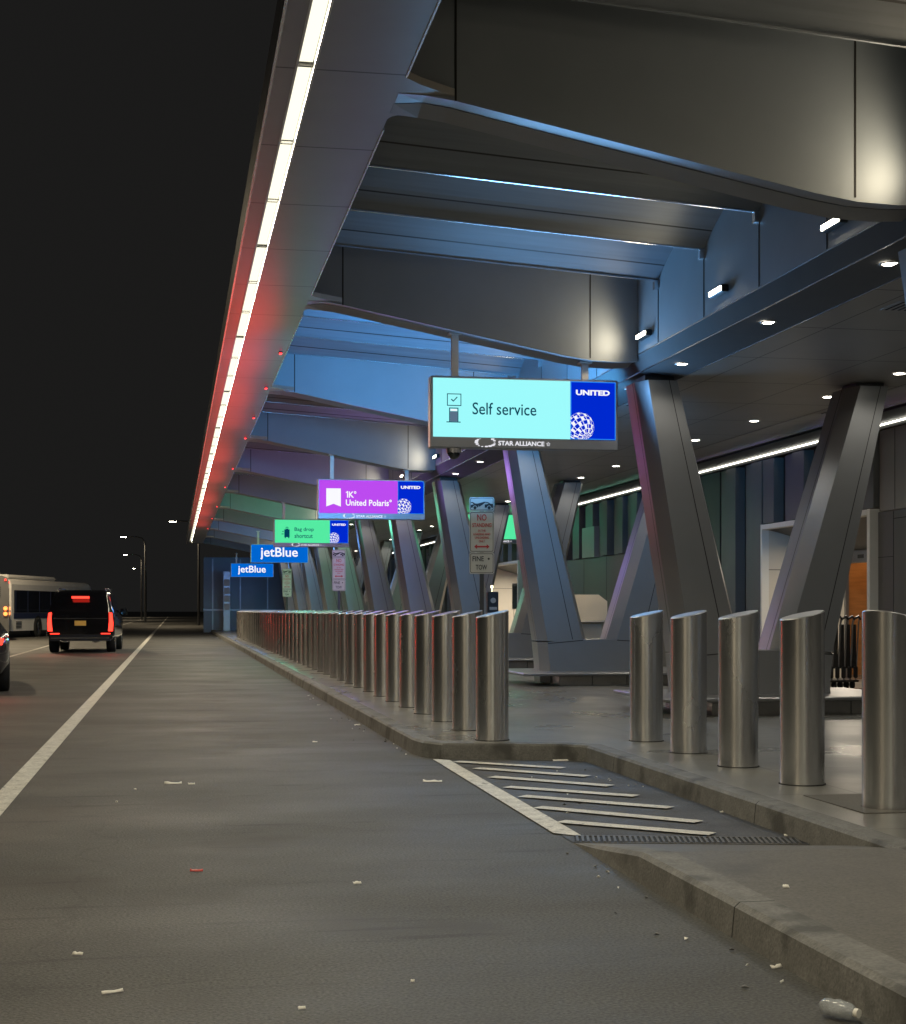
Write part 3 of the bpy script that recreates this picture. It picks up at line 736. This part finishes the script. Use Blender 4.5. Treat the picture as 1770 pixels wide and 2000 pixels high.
# ------------------------------------------------------------------ kerbside parking sign posts
def round_rect(x0, x1, z0, z1, r, n=4):
    pts = []
    for cx, cz, a0 in ((x1-r, z1-r, 0), (x0+r, z1-r, 90), (x0+r, z0+r, 180), (x1-r, z0+r, 270)):
        for i in range(n+1): a_ = R(a0 + 90*i/n); pts.append((cx + r*cos(a_), cz + r*sin(a_)))
    return pts
def border(m, x0, x1, z0, z1, r, w_, y):
    o = round_rect(x0, x1, z0, z1, r); i_ = round_rect(x0+w_, x1-w_, z0+w_, z1-w_, r-w_*.5)
    n = len(o)
    for k_ in range(n): m.face([(o[k_][0], y, o[k_][1]), (o[(k_+1) % n][0], y, o[(k_+1) % n][1]), (i_[(k_+1) % n][0], y, i_[(k_+1) % n][1]), (i_[k_][0], y, i_[k_][1])])
def make_post():
    r = empty('parking_sign', (0, 0, KZ))
    m = MB(); m.box(-.026, .026, -.02, .02, 0, 2.56); m.build('post', mat('post_metal', (.05, .055, .065), .5, .4, var=.1), r)
    def plate(z0, z1): 
        m = MB(); m.prism(round_rect(-.152, .152, z0, z1, .022), -.026, -.021); pl = m.build('sign_plate', white, r)
        m = MB(); border(m, -.142, .142, z0+.01, z1-.01, .018, .006, -.0275); m.build('border', inkb, pl); return pl
    y = -.0275
    a_ = plate(2.385, 2.555); b_ = plate(1.875, 2.38); c_ = plate(1.61, 1.87)
    m = MB()   # tow pictogram
    flat(m, [(-.135, 2.425), (-.115, 2.425), (-.105, 2.445), (-.085, 2.455), (-.065, 2.445), (-.055, 2.425), (-.04, 2.44), (-.045, 2.475), (-.085, 2.478), (-.11, 2.495), (-.135, 2.495), (-.135, 2.485), (-.115, 2.482), (-.1, 2.467), (-.135, 2.46)], y, .001)
    flat(m, [(-.055, 2.475), (-.03, 2.435), (-.01, 2.45), (.035, 2.50), (.075, 2.495), (.105, 2.475), (.135, 2.472), (.135, 2.425), (.118, 2.425), (.11, 2.445), (.09, 2.455), (.07, 2.445), (.06, 2.425), (.035, 2.425), (.035, 2.465), (.06, 2.468), (.085, 2.475), (.07, 2.485), (.04, 2.487), (.0, 2.455), (-.025, 2.445), (-.045, 2.478)], y - .0015, .001)
    m.cyl((-.085, y-.003, 2.425), .02, .0015, 14, 'y'); m.cyl((.09, y-.003, 2.425), .02, .0015, 14, 'y')
    m.build('tow_pictogram', inkb, a_)
    text('NO', -.058, 2.265, .116, .08, y, inkr, b_, bold=.012); text('STANDING', -.118, 2.185, .236, .05, y, inkr, b_, bold=.012)
    text('IN THE', -.046, 2.128, .092, .028, y, inkr, b_, bold=.012); text('LOADING AND', -.105, 2.085, .21, .028, y, inkr, b_, bold=.012)
    text('UNLOADING', -.085, 2.042, .17, .028, y, inkr, b_, bold=.012); text('ONLY', -.037, 1.998, .074, .028, y, inkr, b_, bold=.012)
    m = MB(); flat(m, [(-.095, 1.945), (-.06, 1.975), (-.06, 1.955), (.06, 1.955), (.06, 1.975), (.095, 1.945), (.06, 1.915), (.06, 1.935), (-.06, 1.935), (-.06, 1.915)], y, .0015); m.build('arrow', inkr, b_)
    text('FINE', -.115, 1.765, .14, .062, y, inkb, c_, bold=.012); text('TOW', -.075, 1.66, .14, .062, y, inkb, c_, bold=.012)
    m = MB(); m.cyl((.085, y-.002, 1.795), .013, .002, 14, 'y'); m.build('dot', inkb, c_)
    return r
pp = make_post()
for i, (dd, tt) in enumerate(((3.74, 18.6), (3.74, 35.3), (3.74, 51.8))):
    o = pp if i == 0 else copy_tree(pp); o.location = (dd, tt, KZ); o.rotation_euler = (0, 0, -R(9))
    tag(o, ['nearest no standing sign post with three white plates', 'small no standing sign post behind the middle bollards', 'farthest no standing sign post among the columns'][i], 'road sign', 'no standing sign posts')
# call box
r = empty('call_box', (5.75, 27.6, KZ)); tag(r, 'small black emergency call box on a post with a round light', 'call box')
m = MB(); m.cyl((0, 0, 0), .03, 1.1, 12); m.build('post', greym, r)
m = MB(); m.bbox(-.1, .1, -.07, .07, 1.12, 1.5, .012); m.m = 1; m.box(-.12, .12, -.09, .09, 1.08, 1.12); m.m = 2; m.cyl((.0, -.075, 1.34), .05, .006, 18, 'y'); m.box(-.07, .07, -.074, -.07, 1.17, 1.22); m.build('housing', [blackm, greym, fac2], r)
m = MB(); m.cyl((-.01, 0, 1.5), .008, .08, 8); m.cyl((-.01, 0, 1.57), .025, .045, 12); m.build('beacon', emat('beacon_glow', (1, .85, .5), 3), r)
# cream check-in counter
r = empty('check_in_counter', (8.95, 33.2, KZ)); tag(r, 'cream kerbside check-in counter with a chamfered back board', 'counter')
m = MB(); m.prism([(-.75, .9), (.62, .9), (.62, 1.36), (.42, 1.51), (-.75, 1.51)], .1, .16); m.build('back_board', cream, r)
m = MB(); m.bbox(-.8, .7, -.35, .3, .88, .93, .01); m.m = 1; m.box(-.8, .7, -.352, -.34, .90, .915); m.build('counter_top', [steelcap, pale], r)
m = MB(); m.bbox(-.45, .42, -.2, .25, 0, .879, .01); m.build('counter_base', cream, r)
lamp('AREA', 'counter_lamp', (0, -.6, 2.6), 9, (1, .82, .55), r, .3)  # area light without a fitting, added to brighten the counter
# luggage carts
def make_cart():
    r = empty('luggage_cart', (0, 0, 0))
    m = MB(); m.tube([(-.045, .1, .12), (-.045, .05, .5), (-.045, 0, .98), (-.03, -.06, 1.05), (.03, -.06, 1.05), (.045, 0, .98), (.045, .05, .5), (.045, .1, .12)], .012, 8); m.build('frame', greym, r)
    m = MB(); m.box(-.036, .036, .06, .075, .3, .95); m.box(-.046, .046, .0, .6, .10, .13); m.build('deck', blackm, r)
    m = MB(); m.tube([(-.05, -.05, 1.03), (0, -.09, 1.07), (.05, -.05, 1.03)], .018, 8); m.build('handle', blackm, r)
    for x in (-.03,):
        m = MB(); m.cyl((x, .1, .06), .06, .04, 16, 'x'); m.build('wheel', rubber, r)
    m = MB(); m.bbox(-.03, .03, -.02, .03, .16, .33, .012); m.build('rear_guard', blackm, r)
    return r
cp = make_cart()
for i in range(5):
    o = cp if i == 0 else copy_tree(cp); o.location = (9.50 + .105*i, 21.2 + .02*i, KZ)
    tag(o, ORD[i] + ' luggage cart from the left in the parked line by the entrance', 'luggage cart', 'parked luggage carts')
# end wall beyond the canopy
m = MB(); m.m = 0; m.box(1.7, 30, 91, 91.3, 0, 4.4); m.m = 1
for q in range(12): m.box(2.2 + q*1.6, 2.26 + q*1.6, 90.96, 91, 0, 4.3)
m.box(1.7, 30, 90.95, 91, 1.28, 1.36)
tag(m.build('end_wall', [mat('end_wall_panel', (.12, .13, .145), .35, .2, var=.1, scale=.5), greym]), 'bluish grey panelled wall closing the far end of the walkway', 'wall')
# wayfinding pylons at the far end
for i, (px, Z, h) in enumerate(((443, 86, 3.35), (428, 92, 3.0))):
    d = (px - 340)*cos(YAW)*Z/F; t = (Z - d*sin(YAW))/cos(YAW)
    r = empty('pylon_sign', (d, t, KZ)); tag(r, ['taller grey pylon sign at the far end of the kerb', 'shorter grey pylon sign left of the taller one'][i], 'pylon sign', 'grey pylon signs')
    m = MB(); m.bbox(-.2, .2, -.06, .06, 0, h, .02); m.build('slab', greym, r)
    m = MB()
    for q in range(4): m.box(-.16, .16, -.066, -.061, h*.35 + q*.45, h*.35 + q*.45 + .36)
    m.build('panels', fac2, r)

# ------------------------------------------------------------------ vehicles
tail_e = emat('tail_light', (1.0, .035, .02), 3); tail_d = mat('tail_lens_dark', (.12, .003, .003), .2, 0, var=0)
plate_e = mat('number_plate', (.75, .42, .08), .5, 0, var=.1, scale=30, emit=(.75, .42, .08), es=.1)  # faint emission puts the light on the plate into its colour
glasscar = mat('car_glass', (.006, .006, .008), .05, 0, var=0, spec=.8)
def ring(y, zb, zbelt, zroof, wd, wr):
    h = [(wd*.9, zb), (wd, zb+.18), (wd*1.0, zbelt-.16), (wd*.975, zbelt), (wr, max(zbelt+.001, zroof-.09)), (wr*.86, zroof)]
    return [(x, y, z) for x, z in h] + [(-x, y, z) for x, z in h[::-1]]
def wheel(r_, x, y, rad, wd):
    m = MB(); s_ = 1 if x > 0 else -1; n = 28
    x0 = x - s_*wd
    m.loft([[(xx, y + rr*cos(2*pi*i/n), rad + rr*sin(2*pi*i/n)) for i in range(n)] for xx, rr in ((x0, rad*.9), (x0 + s_*.02, rad), (x - s_*.02, rad), (x, rad*.92), (x, rad*.68), (x - s_*.03, rad*.64))], True); m.build('tyre', rubber, r_)
    m = MB(); m.cyl((x - s_*.035, y, rad), rad*.2, s_*.03, 12, 'x')
    for q in range(8):
        a_ = 2*pi*q/8; m.tube([(x - s_*.03, y, rad), (x - s_*.02, y + rad*.62*cos(a_), rad + rad*.62*sin(a_))], .022, 6)
    m.build('rim', chrome, r_)
def suv(loc, rz):
    r = empty('black_suv', loc, rz); tag(r, 'black full-size suv in the second lane with its brake lights on', 'suv')
    W = 1.02
    m = MB(); m.loft([ring(0.0, .45, 1.12, 1.16, W*.9, W*.86), ring(.05, .40, 1.15, 1.30, W*.97, W*.88), ring(.16, .38, 1.16, 1.80, W, .82), ring(.34, .36, 1.17, 1.92, W, .80), ring(1.5, .34, 1.17, 1.94, W, .80), ring(3.1, .34, 1.15, 1.90, W, .79), ring(3.9, .34, 1.12, 1.20, W, .80), ring(5.1, .36, 1.05, 1.12, W*.96, .74), ring(5.35, .45, .9, .95, W*.85, .6)], True)
    m.build('body', carblk, r)
    m = MB(); m.face([(-.80, .035, 1.22), (.80, .035, 1.22), (.74, .155, 1.74), (-.74, .155, 1.74)]); m.build('rear_window', glasscar, r)
    m = MB(); m.box(-.9, .9, -.03, .12, .36, .56); m.m = 1; m.box(-.86, .86, -.036, -.03, .44, .462); m.build('rear_bumper', [blackm, chrome], r)
    for s_ in (-1, 1):
        m = MB(); m.prism([(s_*.83, .66), (s_*.97, .66), (s_*.985, .9), (s_*.95, 1.22), (s_*.86, 1.24), (s_*.86, .95)], -.01, .04); m.build('tail_light', tail_e, r)
        m = MB(); m.box(min(s_*.62, s_*.9), max(s_*.62, s_*.9), -.04, -.031, .57, .60); m.build('reflector', tail_e, r)
        lamp('SPOT', 'brake_lamp', (s_*.9, -.08, 1.0), 18, (1, .05, .03), r, .08, rot=(R(105), 0, R(180)), angle=R(150), blend=.9)
        for y in (.95, 4.25): wheel(r, s_*1.0, y, .40, .27)
        m = MB(); m.tube([(s_*.35, -.02, .36), (s_*.45, -.04, .33), (s_*.6, -.02, .37)], .025, 8); m.build('exhaust', chrome, r)
        m = MB(); m.bbox(min(s_*1.0, s_*1.22), max(s_*1.0, s_*1.22), 3.35, 3.47, 1.15, 1.36, .03); m.build('side_mirror', carblk, r)
        m = MB(); m.face([(s_*.985, .7, 1.24), (s_*.985, 3.5, 1.22), (s_*.83, 3.0, 1.78), (s_*.835, .8, 1.80)]); m.build('side_window', glasscar, r)
    m = MB(); m.box(-.26, .26, .02, .09, 1.66, 1.73); m.build('high_brake_light', tail_e, r)
    lamp('SPOT', 'high_brake_lamp', (0, -.02, 1.72), 500, (1, .03, .03), r, .06, rot=(R(106), 0, R(180+15)), angle=R(34), blend=.9)
    m = MB(); m.box(-.17, .17, -.012, -.001, .83, .98); m.build('number_plate', plate_e, r)
    m = MB(); m.box(-.82, .82, -.014, -.001, 1.04, 1.06); m.build('chrome_strip', chrome, r)
    m = MB()
    for s_ in (-1, 1): m.tube([(s_*.7, .6, 1.93), (s_*.7, .7, 1.97), (s_*.7, 2.9, 1.97), (s_*.7, 3.0, 1.92)], .018, 6)
    m.build('roof_rails', chrome, r)
    return r
d = (157 - 340)*cos(YAW)*47/F; suv((d, (47 - d*sin(YAW))/cos(YAW), 0), R(-1.5))
def sedan(loc, rz):
    r = empty('grey_sedan', loc, rz); tag(r, 'dark grey car cut off by the left edge of the picture', 'car')
    W = .92
    m = MB(); m.loft([ring(0, .38, .82, .86, W*.8, W*.7), ring(.1, .32, .9, 1.0, W*.92, W*.78), ring(.5, .3, .95, 1.06, W, W*.80), ring(1.0, .3, .95, 1.12, W, W*.78), ring(1.6, .3, .96, 1.42, W, .62), ring(2.6, .3, .95, 1.45, W, .62), ring(3.4, .3, .92, .99, W, .7), ring(4.5, .3, .8, .86, W*.95, .68), ring(4.75, .4, .7, .74, W*.8, .5)], True); m.build('body', cargry, r)
    for s_ in (-1, 1):
        m = MB(); m.prism([(s_*.55, .78), (s_*.80, .76), (s_*.83, .86), (s_*.6, .90)], -.02, .12); m.build('tail_light', tail_e, r)
        lamp('SPOT', 'brake_lamp', (s_*.7, -.1, .85), 10, (1, .05, .03), r, .06, rot=(R(100), 0, R(180)), angle=R(150), blend=.9)
        for y in (.95, 3.8): wheel(r, s_*.93, y, .34, .23)
        m = MB(); m.face([(s_*.80, 1.3, 1.0), (s_*.80, 3.2, .98), (s_*.66, 2.6, 1.38), (s_*.66, 1.7, 1.38)]); m.build('side_window', glasscar, r)
    m = MB(); m.face([(-.62, 1.05, 1.14), (.62, 1.05, 1.14), (.56, 1.58, 1.41), (-.56, 1.58, 1.41)]); m.build('rear_window', glasscar, r)
    m = MB(); m.box(-.7, .7, -.03, .1, .34, .5); m.build('rear_bumper', blackm, r)
    return r
sedan((-3.42, 24.6, 0), R(7))
def bus(loc, rz, label, rear_on):
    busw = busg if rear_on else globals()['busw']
    r = empty('city_bus', loc, rz); tag(r, label, 'bus', 'city buses')
    L_, W, H = 12.0, 2.5, 2.78       # origin: rear right corner; body extends -x and +y
    prof = [(-W, .32), (-W, H-.25), (-W+.08, H-.08), (-W+.3, H), (-.3, H), (-.08, H-.08), (0, H-.25), (0, .32)]
    m = MB(); m.loft([[(x*1.0, 0, z) for x, z in prof], [(x, .05, z) for x, z in prof], [(x, L_-.4, z) for x, z in prof], [(x*.96-.05, L_, .36 + (z-.32)*.93) for x, z in prof]]); m.build('body', busw, r)
    m = MB(); m.bbox(-W+.35, -.35, .5, 7.2, H+.001, H+.22, .1); m.build('roof_pod', busw, r)
    m = MB(); m.box(.0, .012, .35, L_-.45, 1.18, 2.25); m.build('side_windows', glasscar, r)
    m = MB()
    for q in range(7): m.box(.012, .02, .5 + q*1.6, .56 + q*1.6, 1.2, 2.24)
    m.build('window_pillars', mat('bus_blue', (.02, .03, .08), .4, 0, var=.1), r)
    m = MB(); m.box(.001, .014, .3, L_-.5, .90, 1.17); m.build('blue_band', bpy.data.materials['bus_blue'], r)
    m = MB(); m.cyl((.0, 3.5, .48), .56, .02, 28, 'x'); m.cyl((.0, 9.4, .48), .56, .02, 28, 'x'); m.build('wheel_arch', seamm, r)
    for y in (3.5, 9.4): wheel(r, .05, y, .46, .3)
    m = MB()
    for q in range(5): m.box(.001, .015, .6, 1.3, .45 + q*.07, .49 + q*.07)
    m.build('side_grille', seamm, r)
    m = MB(); m.face([(-W+.15, -.01, 1.5), (-.15, -.01, 1.5), (-.15, -.01, 2.3), (-W+.15, -.01, 2.3)]) if not rear_on else [m.box(-W+.2, -.35, -.02, -.001, 1.9 + .09*q, 1.94 + .09*q) for q in range(6)]
    m.build('rear_louvres', seamm, r)
    for x in (-.14, -W+.14):
        for z in (1.15, 1.38):
            m = MB(); m.cyl((x, -.03, z), .085, .03, 16, 'y'); m.build('tail_light', emat('bus_tail', (1, .22, .05), 3) if 'bus_tail' not in bpy.data.materials else bpy.data.materials['bus_tail'], r)
        m = MB(); m.box(x-.04, x+.04, -.02, -.001, H-.22, H-.14); m.build('marker_light', tail_e, r)
    m = MB(); m.box(-.1-W/2, .1-W/2, -.02, -.001, .6, .75); m.build('number_plate', plate_e, r)
    return r
bus((-7.5, 74.5, 0), R(-15), 'white city bus seen from its right side, beyond the suv', False)
bus((-6.95, 68.0, 0), R(7), 'city bus seen from behind, cut off by the left edge', True)

# ------------------------------------------------------------------ street lamps
def make_street(h=9.0):
    r = empty('street_lamp', (0, 0, 0))
    m = MB(); m.tube([(0, 0, 0), (0, 0, h*.5), (0, 0, h-1.0), (-.08, 0, h-.5), (-.35, 0, h-.14), (-.9, 0, h), (-1.9, 0, h+.02)], [.13, .11, .09, .08, .07, .06, .05], 10); m.build('pole', greym, r)
    m = MB(); m.bbox(-2.55, -1.85, -.16, .16, h-.04, h+.09, .03); m.build('head', greym, r)
    m = MB(); m.box(-2.5, -1.95, -.12, .12, h-.055, h-.041); m.build('lens', emat('street_glow', (1, .92, .7), 60) if 'street_glow' not in bpy.data.materials else bpy.data.materials['street_glow'], r)
    lamp('SPOT', 'street_lamp_light', (-2.2, 0, h-.1), 1500, (1, .80, .52), r, .15, angle=R(166), blend=.5)
    return r
sp_ = make_street(); first = True
for i, (px, Z) in enumerate(((338, 133), (242, 161), (245, 212), (262, 282))):
    o = sp_ if i == 0 else copy_tree(sp_); dd = (px - 340)*cos(YAW)*Z/F + 2.2
    o.location = (dd, (Z - dd*sin(YAW))/cos(YAW), 0)
    tag(o, ['street lamp nearest the end of the canopy light strip', 'street lamp whose curved arm and pole show against the sky', 'lower of the lamps, left of the curved pole', 'lowest and farthest street lamp above the bus'][i], 'street lamp', 'street lamps down the road')
for i, (dd, tt) in enumerate(((-9, 0), (-9, 30), (-9.9, 66))):  # unseen lamps added as fill for the foreground road and the buses
    o = copy_tree(sp_); o.location = (dd, tt, 0); o.rotation_euler = (0, 0, R(180))
    if i == 2:
        for ch in o.children:
            if ch.type == 'LIGHT': ch.data = ch.data.copy(); ch.data.energy = 5200
    tag(o, ['street lamp out of frame to the left of the viewer', 'street lamp out of frame beside the outer lane', 'street lamp out of frame beyond the buses'][i], 'street lamp', 'street lamps down the road')

# ------------------------------------------------------------------ litter
def scrap(px, py, l, wd, m_, label, cat, z0=0, rz=None, name='paper_scrap'):
    l *= .85; wd *= .62
    x, y = gpt(px, py, z0); m = MB(); n = 6
    rz = random.uniform(-.5, .5) if rz is None else rz
    pts = [((i/(n-1)-.5)*l, random.uniform(-.25, .25)*wd, random.uniform(.006, .006 + wd*.5)) for i in range(n)]
    top = [(a_, b_ + wd*random.uniform(.35, .6), c_ + .004) for a_, b_, c_ in pts]; bot = [(a_, b_ - wd*random.uniform(.35, .6), .004) for a_, b_, c_ in pts]
    vs = bot + pts + top; fs = []
    for i in range(n-1): fs += [(i, i+1, n+i+1, n+i), (n+i, n+i+1, 2*n+i+1, 2*n+i)]
    m.mesh(vs, fs, True); o = m.build(name, m_, loc=(x, y, z0), rz=rz); o.rotation_euler = (0, 0, rz)
    tag(o, label, cat, 'litter on the road'); 
    sol = o.modifiers.new('s', 'SOLIDIFY'); sol.thickness = .002
scrap(338, 1532, .15, .035, paperm, 'crumpled white paper strip on the road right of the lane line', 'litter')
scrap(374, 1533, .06, .02, paperm, 'short white scrap beside the crumpled paper strip', 'litter')
scrap(845, 1528, .17, .035, paperm, 'flat pale scrap of paper left of the hatched marking', 'litter')
scrap(384, 1703, .075, .03, redwrap, 'red torn wrapper lying in the middle of the lane', 'litter', name='red_wrapper')
scrap(152, 1866, .05, .016, paperm, 'small curved white scrap near the lower left corner', 'litter')
scrap(220, 1941, .09, .014, paperm, 'thin straight white scrap close to the bottom edge', 'litter')
scrap(698, 1728, .05, .02, paperm, 'faint pale scrap right of the red wrapper', 'litter')
scrap(1517, 1892, .055, .018, paperm, 'pale folded scrap in the gutter above the bottle', 'litter')
scrap(1528, 1921, .04, .006, paperm, 'thin pale straw-like sliver in the gutter above the bottle', 'litter', rz=.9)
scrap(590, 1973, .03, .012, paperm, 'tiny white scrap at the bottom edge of the road', 'litter')
scrap(806, 1920, .014, .01, paperm, 'white speck on the road near the bottom centre', 'litter')
scrap(264, 1543, .02, .012, paperm, 'tiny white speck left of the crumpled paper strip', 'litter')
scrap(228, 1568, .02, .012, paperm, 'tiny white speck nearest the lane line', 'litter')
scrap(669, 1385, .12, .05, paperm, 'white scrap lying against the far kerb', 'litter')
scrap(698, 1417, .08, .03, paperm, 'small pale scrap just off the far kerb', 'litter')
scrap(615, 1450, .06, .03, paperm, 'small pale scrap out from the far kerb', 'litter')
scrap(1160, 1490, .12, .05, paperm, 'crumpled white paper in the corner of the hatched bay', 'litter')
scrap(1095, 1487, .16, .03, paperm, 'pale strip of paper below the kerb end', 'litter')
scrap(1345, 1607, .03, .015, paperm, 'white speck beside the last but one hatch stripe', 'litter')
scrap(1410, 1588, .03, .015, paperm, 'white speck against the kerb right of the hatching', 'litter')
scrap(1540, 1634, .06, .02, paperm, 'small white scrap by the right end of the grate', 'litter')
scrap(1535, 1735, .03, .02, paperm, 'white crumb on the raised concrete apron', 'litter', z0=KZ)
for i, (px, py) in enumerate(((228, 1723), (700, 1560), (1190, 1520), (1280, 1548), (1480, 1810))):
    pass
random.seed(11)
for i in range(64):      # dried leaves and crumbs strewn along gutters
    t = random.uniform(5, 24); side = random.random()
    x, y = (2.13 - abs(random.gauss(0, .16)) - .02, t) if (t > 13.6 or t < 8) else (random.uniform(2.4, 3.4), random.uniform(9.2, 12.8))
    m = MB(); l = random.uniform(.008, .02)
    m.mesh([(-l, 0, .004), (0, -l*.5, .01), (l, 0, .005), (0, l*.5, .012), (0, 0, .002)], [(0, 1, 3), (1, 2, 3), (0, 4, 1), (1, 4, 2), (2, 4, 3), (3, 4, 0)])
    o = m.build('leaf_crumb', paperm if random.random() < .45 else kerbm, loc=(x, y, .001)); o.rotation_euler = (0, 0, random.uniform(0, 6)); tag(o, 'tiny dry crumb of litter along the gutters', 'litter', 'crumbs along the gutter')
# plastic bottle
clear = bpy.data.materials.new('clear_plastic'); clear.use_nodes = True; b = clear.node_tree.nodes['Principled BSDF']
b.inputs['Alpha'].default_value = .42; b.inputs['Roughness'].default_value = .06; b.inputs['Specular IOR Level'].default_value = 1.0; b.inputs['Base Color'].default_value = (.5, .53, .56, 1)
x, y = gpt(1648, 1972, .03)
r = empty('plastic_bottle', (x - .02, y, .034), R(-60)); tag(r, 'crushed clear plastic bottle lying against the near kerb', 'bottle')
m = MB(); n = 24; pf = [(0, .0), (.002, .022), (.012, .032), (.03, .034), (.045, .029), (.06, .034), (.08, .032), (.1, .033), (.112, .026), (.122, .015), (.128, .0125)]
m.loft([[(z - .06, (rr*(1 + .10*sin(3*2*pi*i/n + z*60)))*cos(2*pi*i/n), .85*rr*(1 + .08*sin(2*2*pi*i/n + z*90))*sin(2*pi*i/n)) for i in range(n)] for z, rr in [(q[0], max(q[1], .001)) for q in pf]], True, caps=False)
ob = m.build('body', clear, r); sol = ob.modifiers.new('s', 'SOLIDIFY'); sol.thickness = .0012
m = MB(); m.cyl((.066, 0, 0), .0145, .014, 20, 'x'); m.build('cap', pale, r)
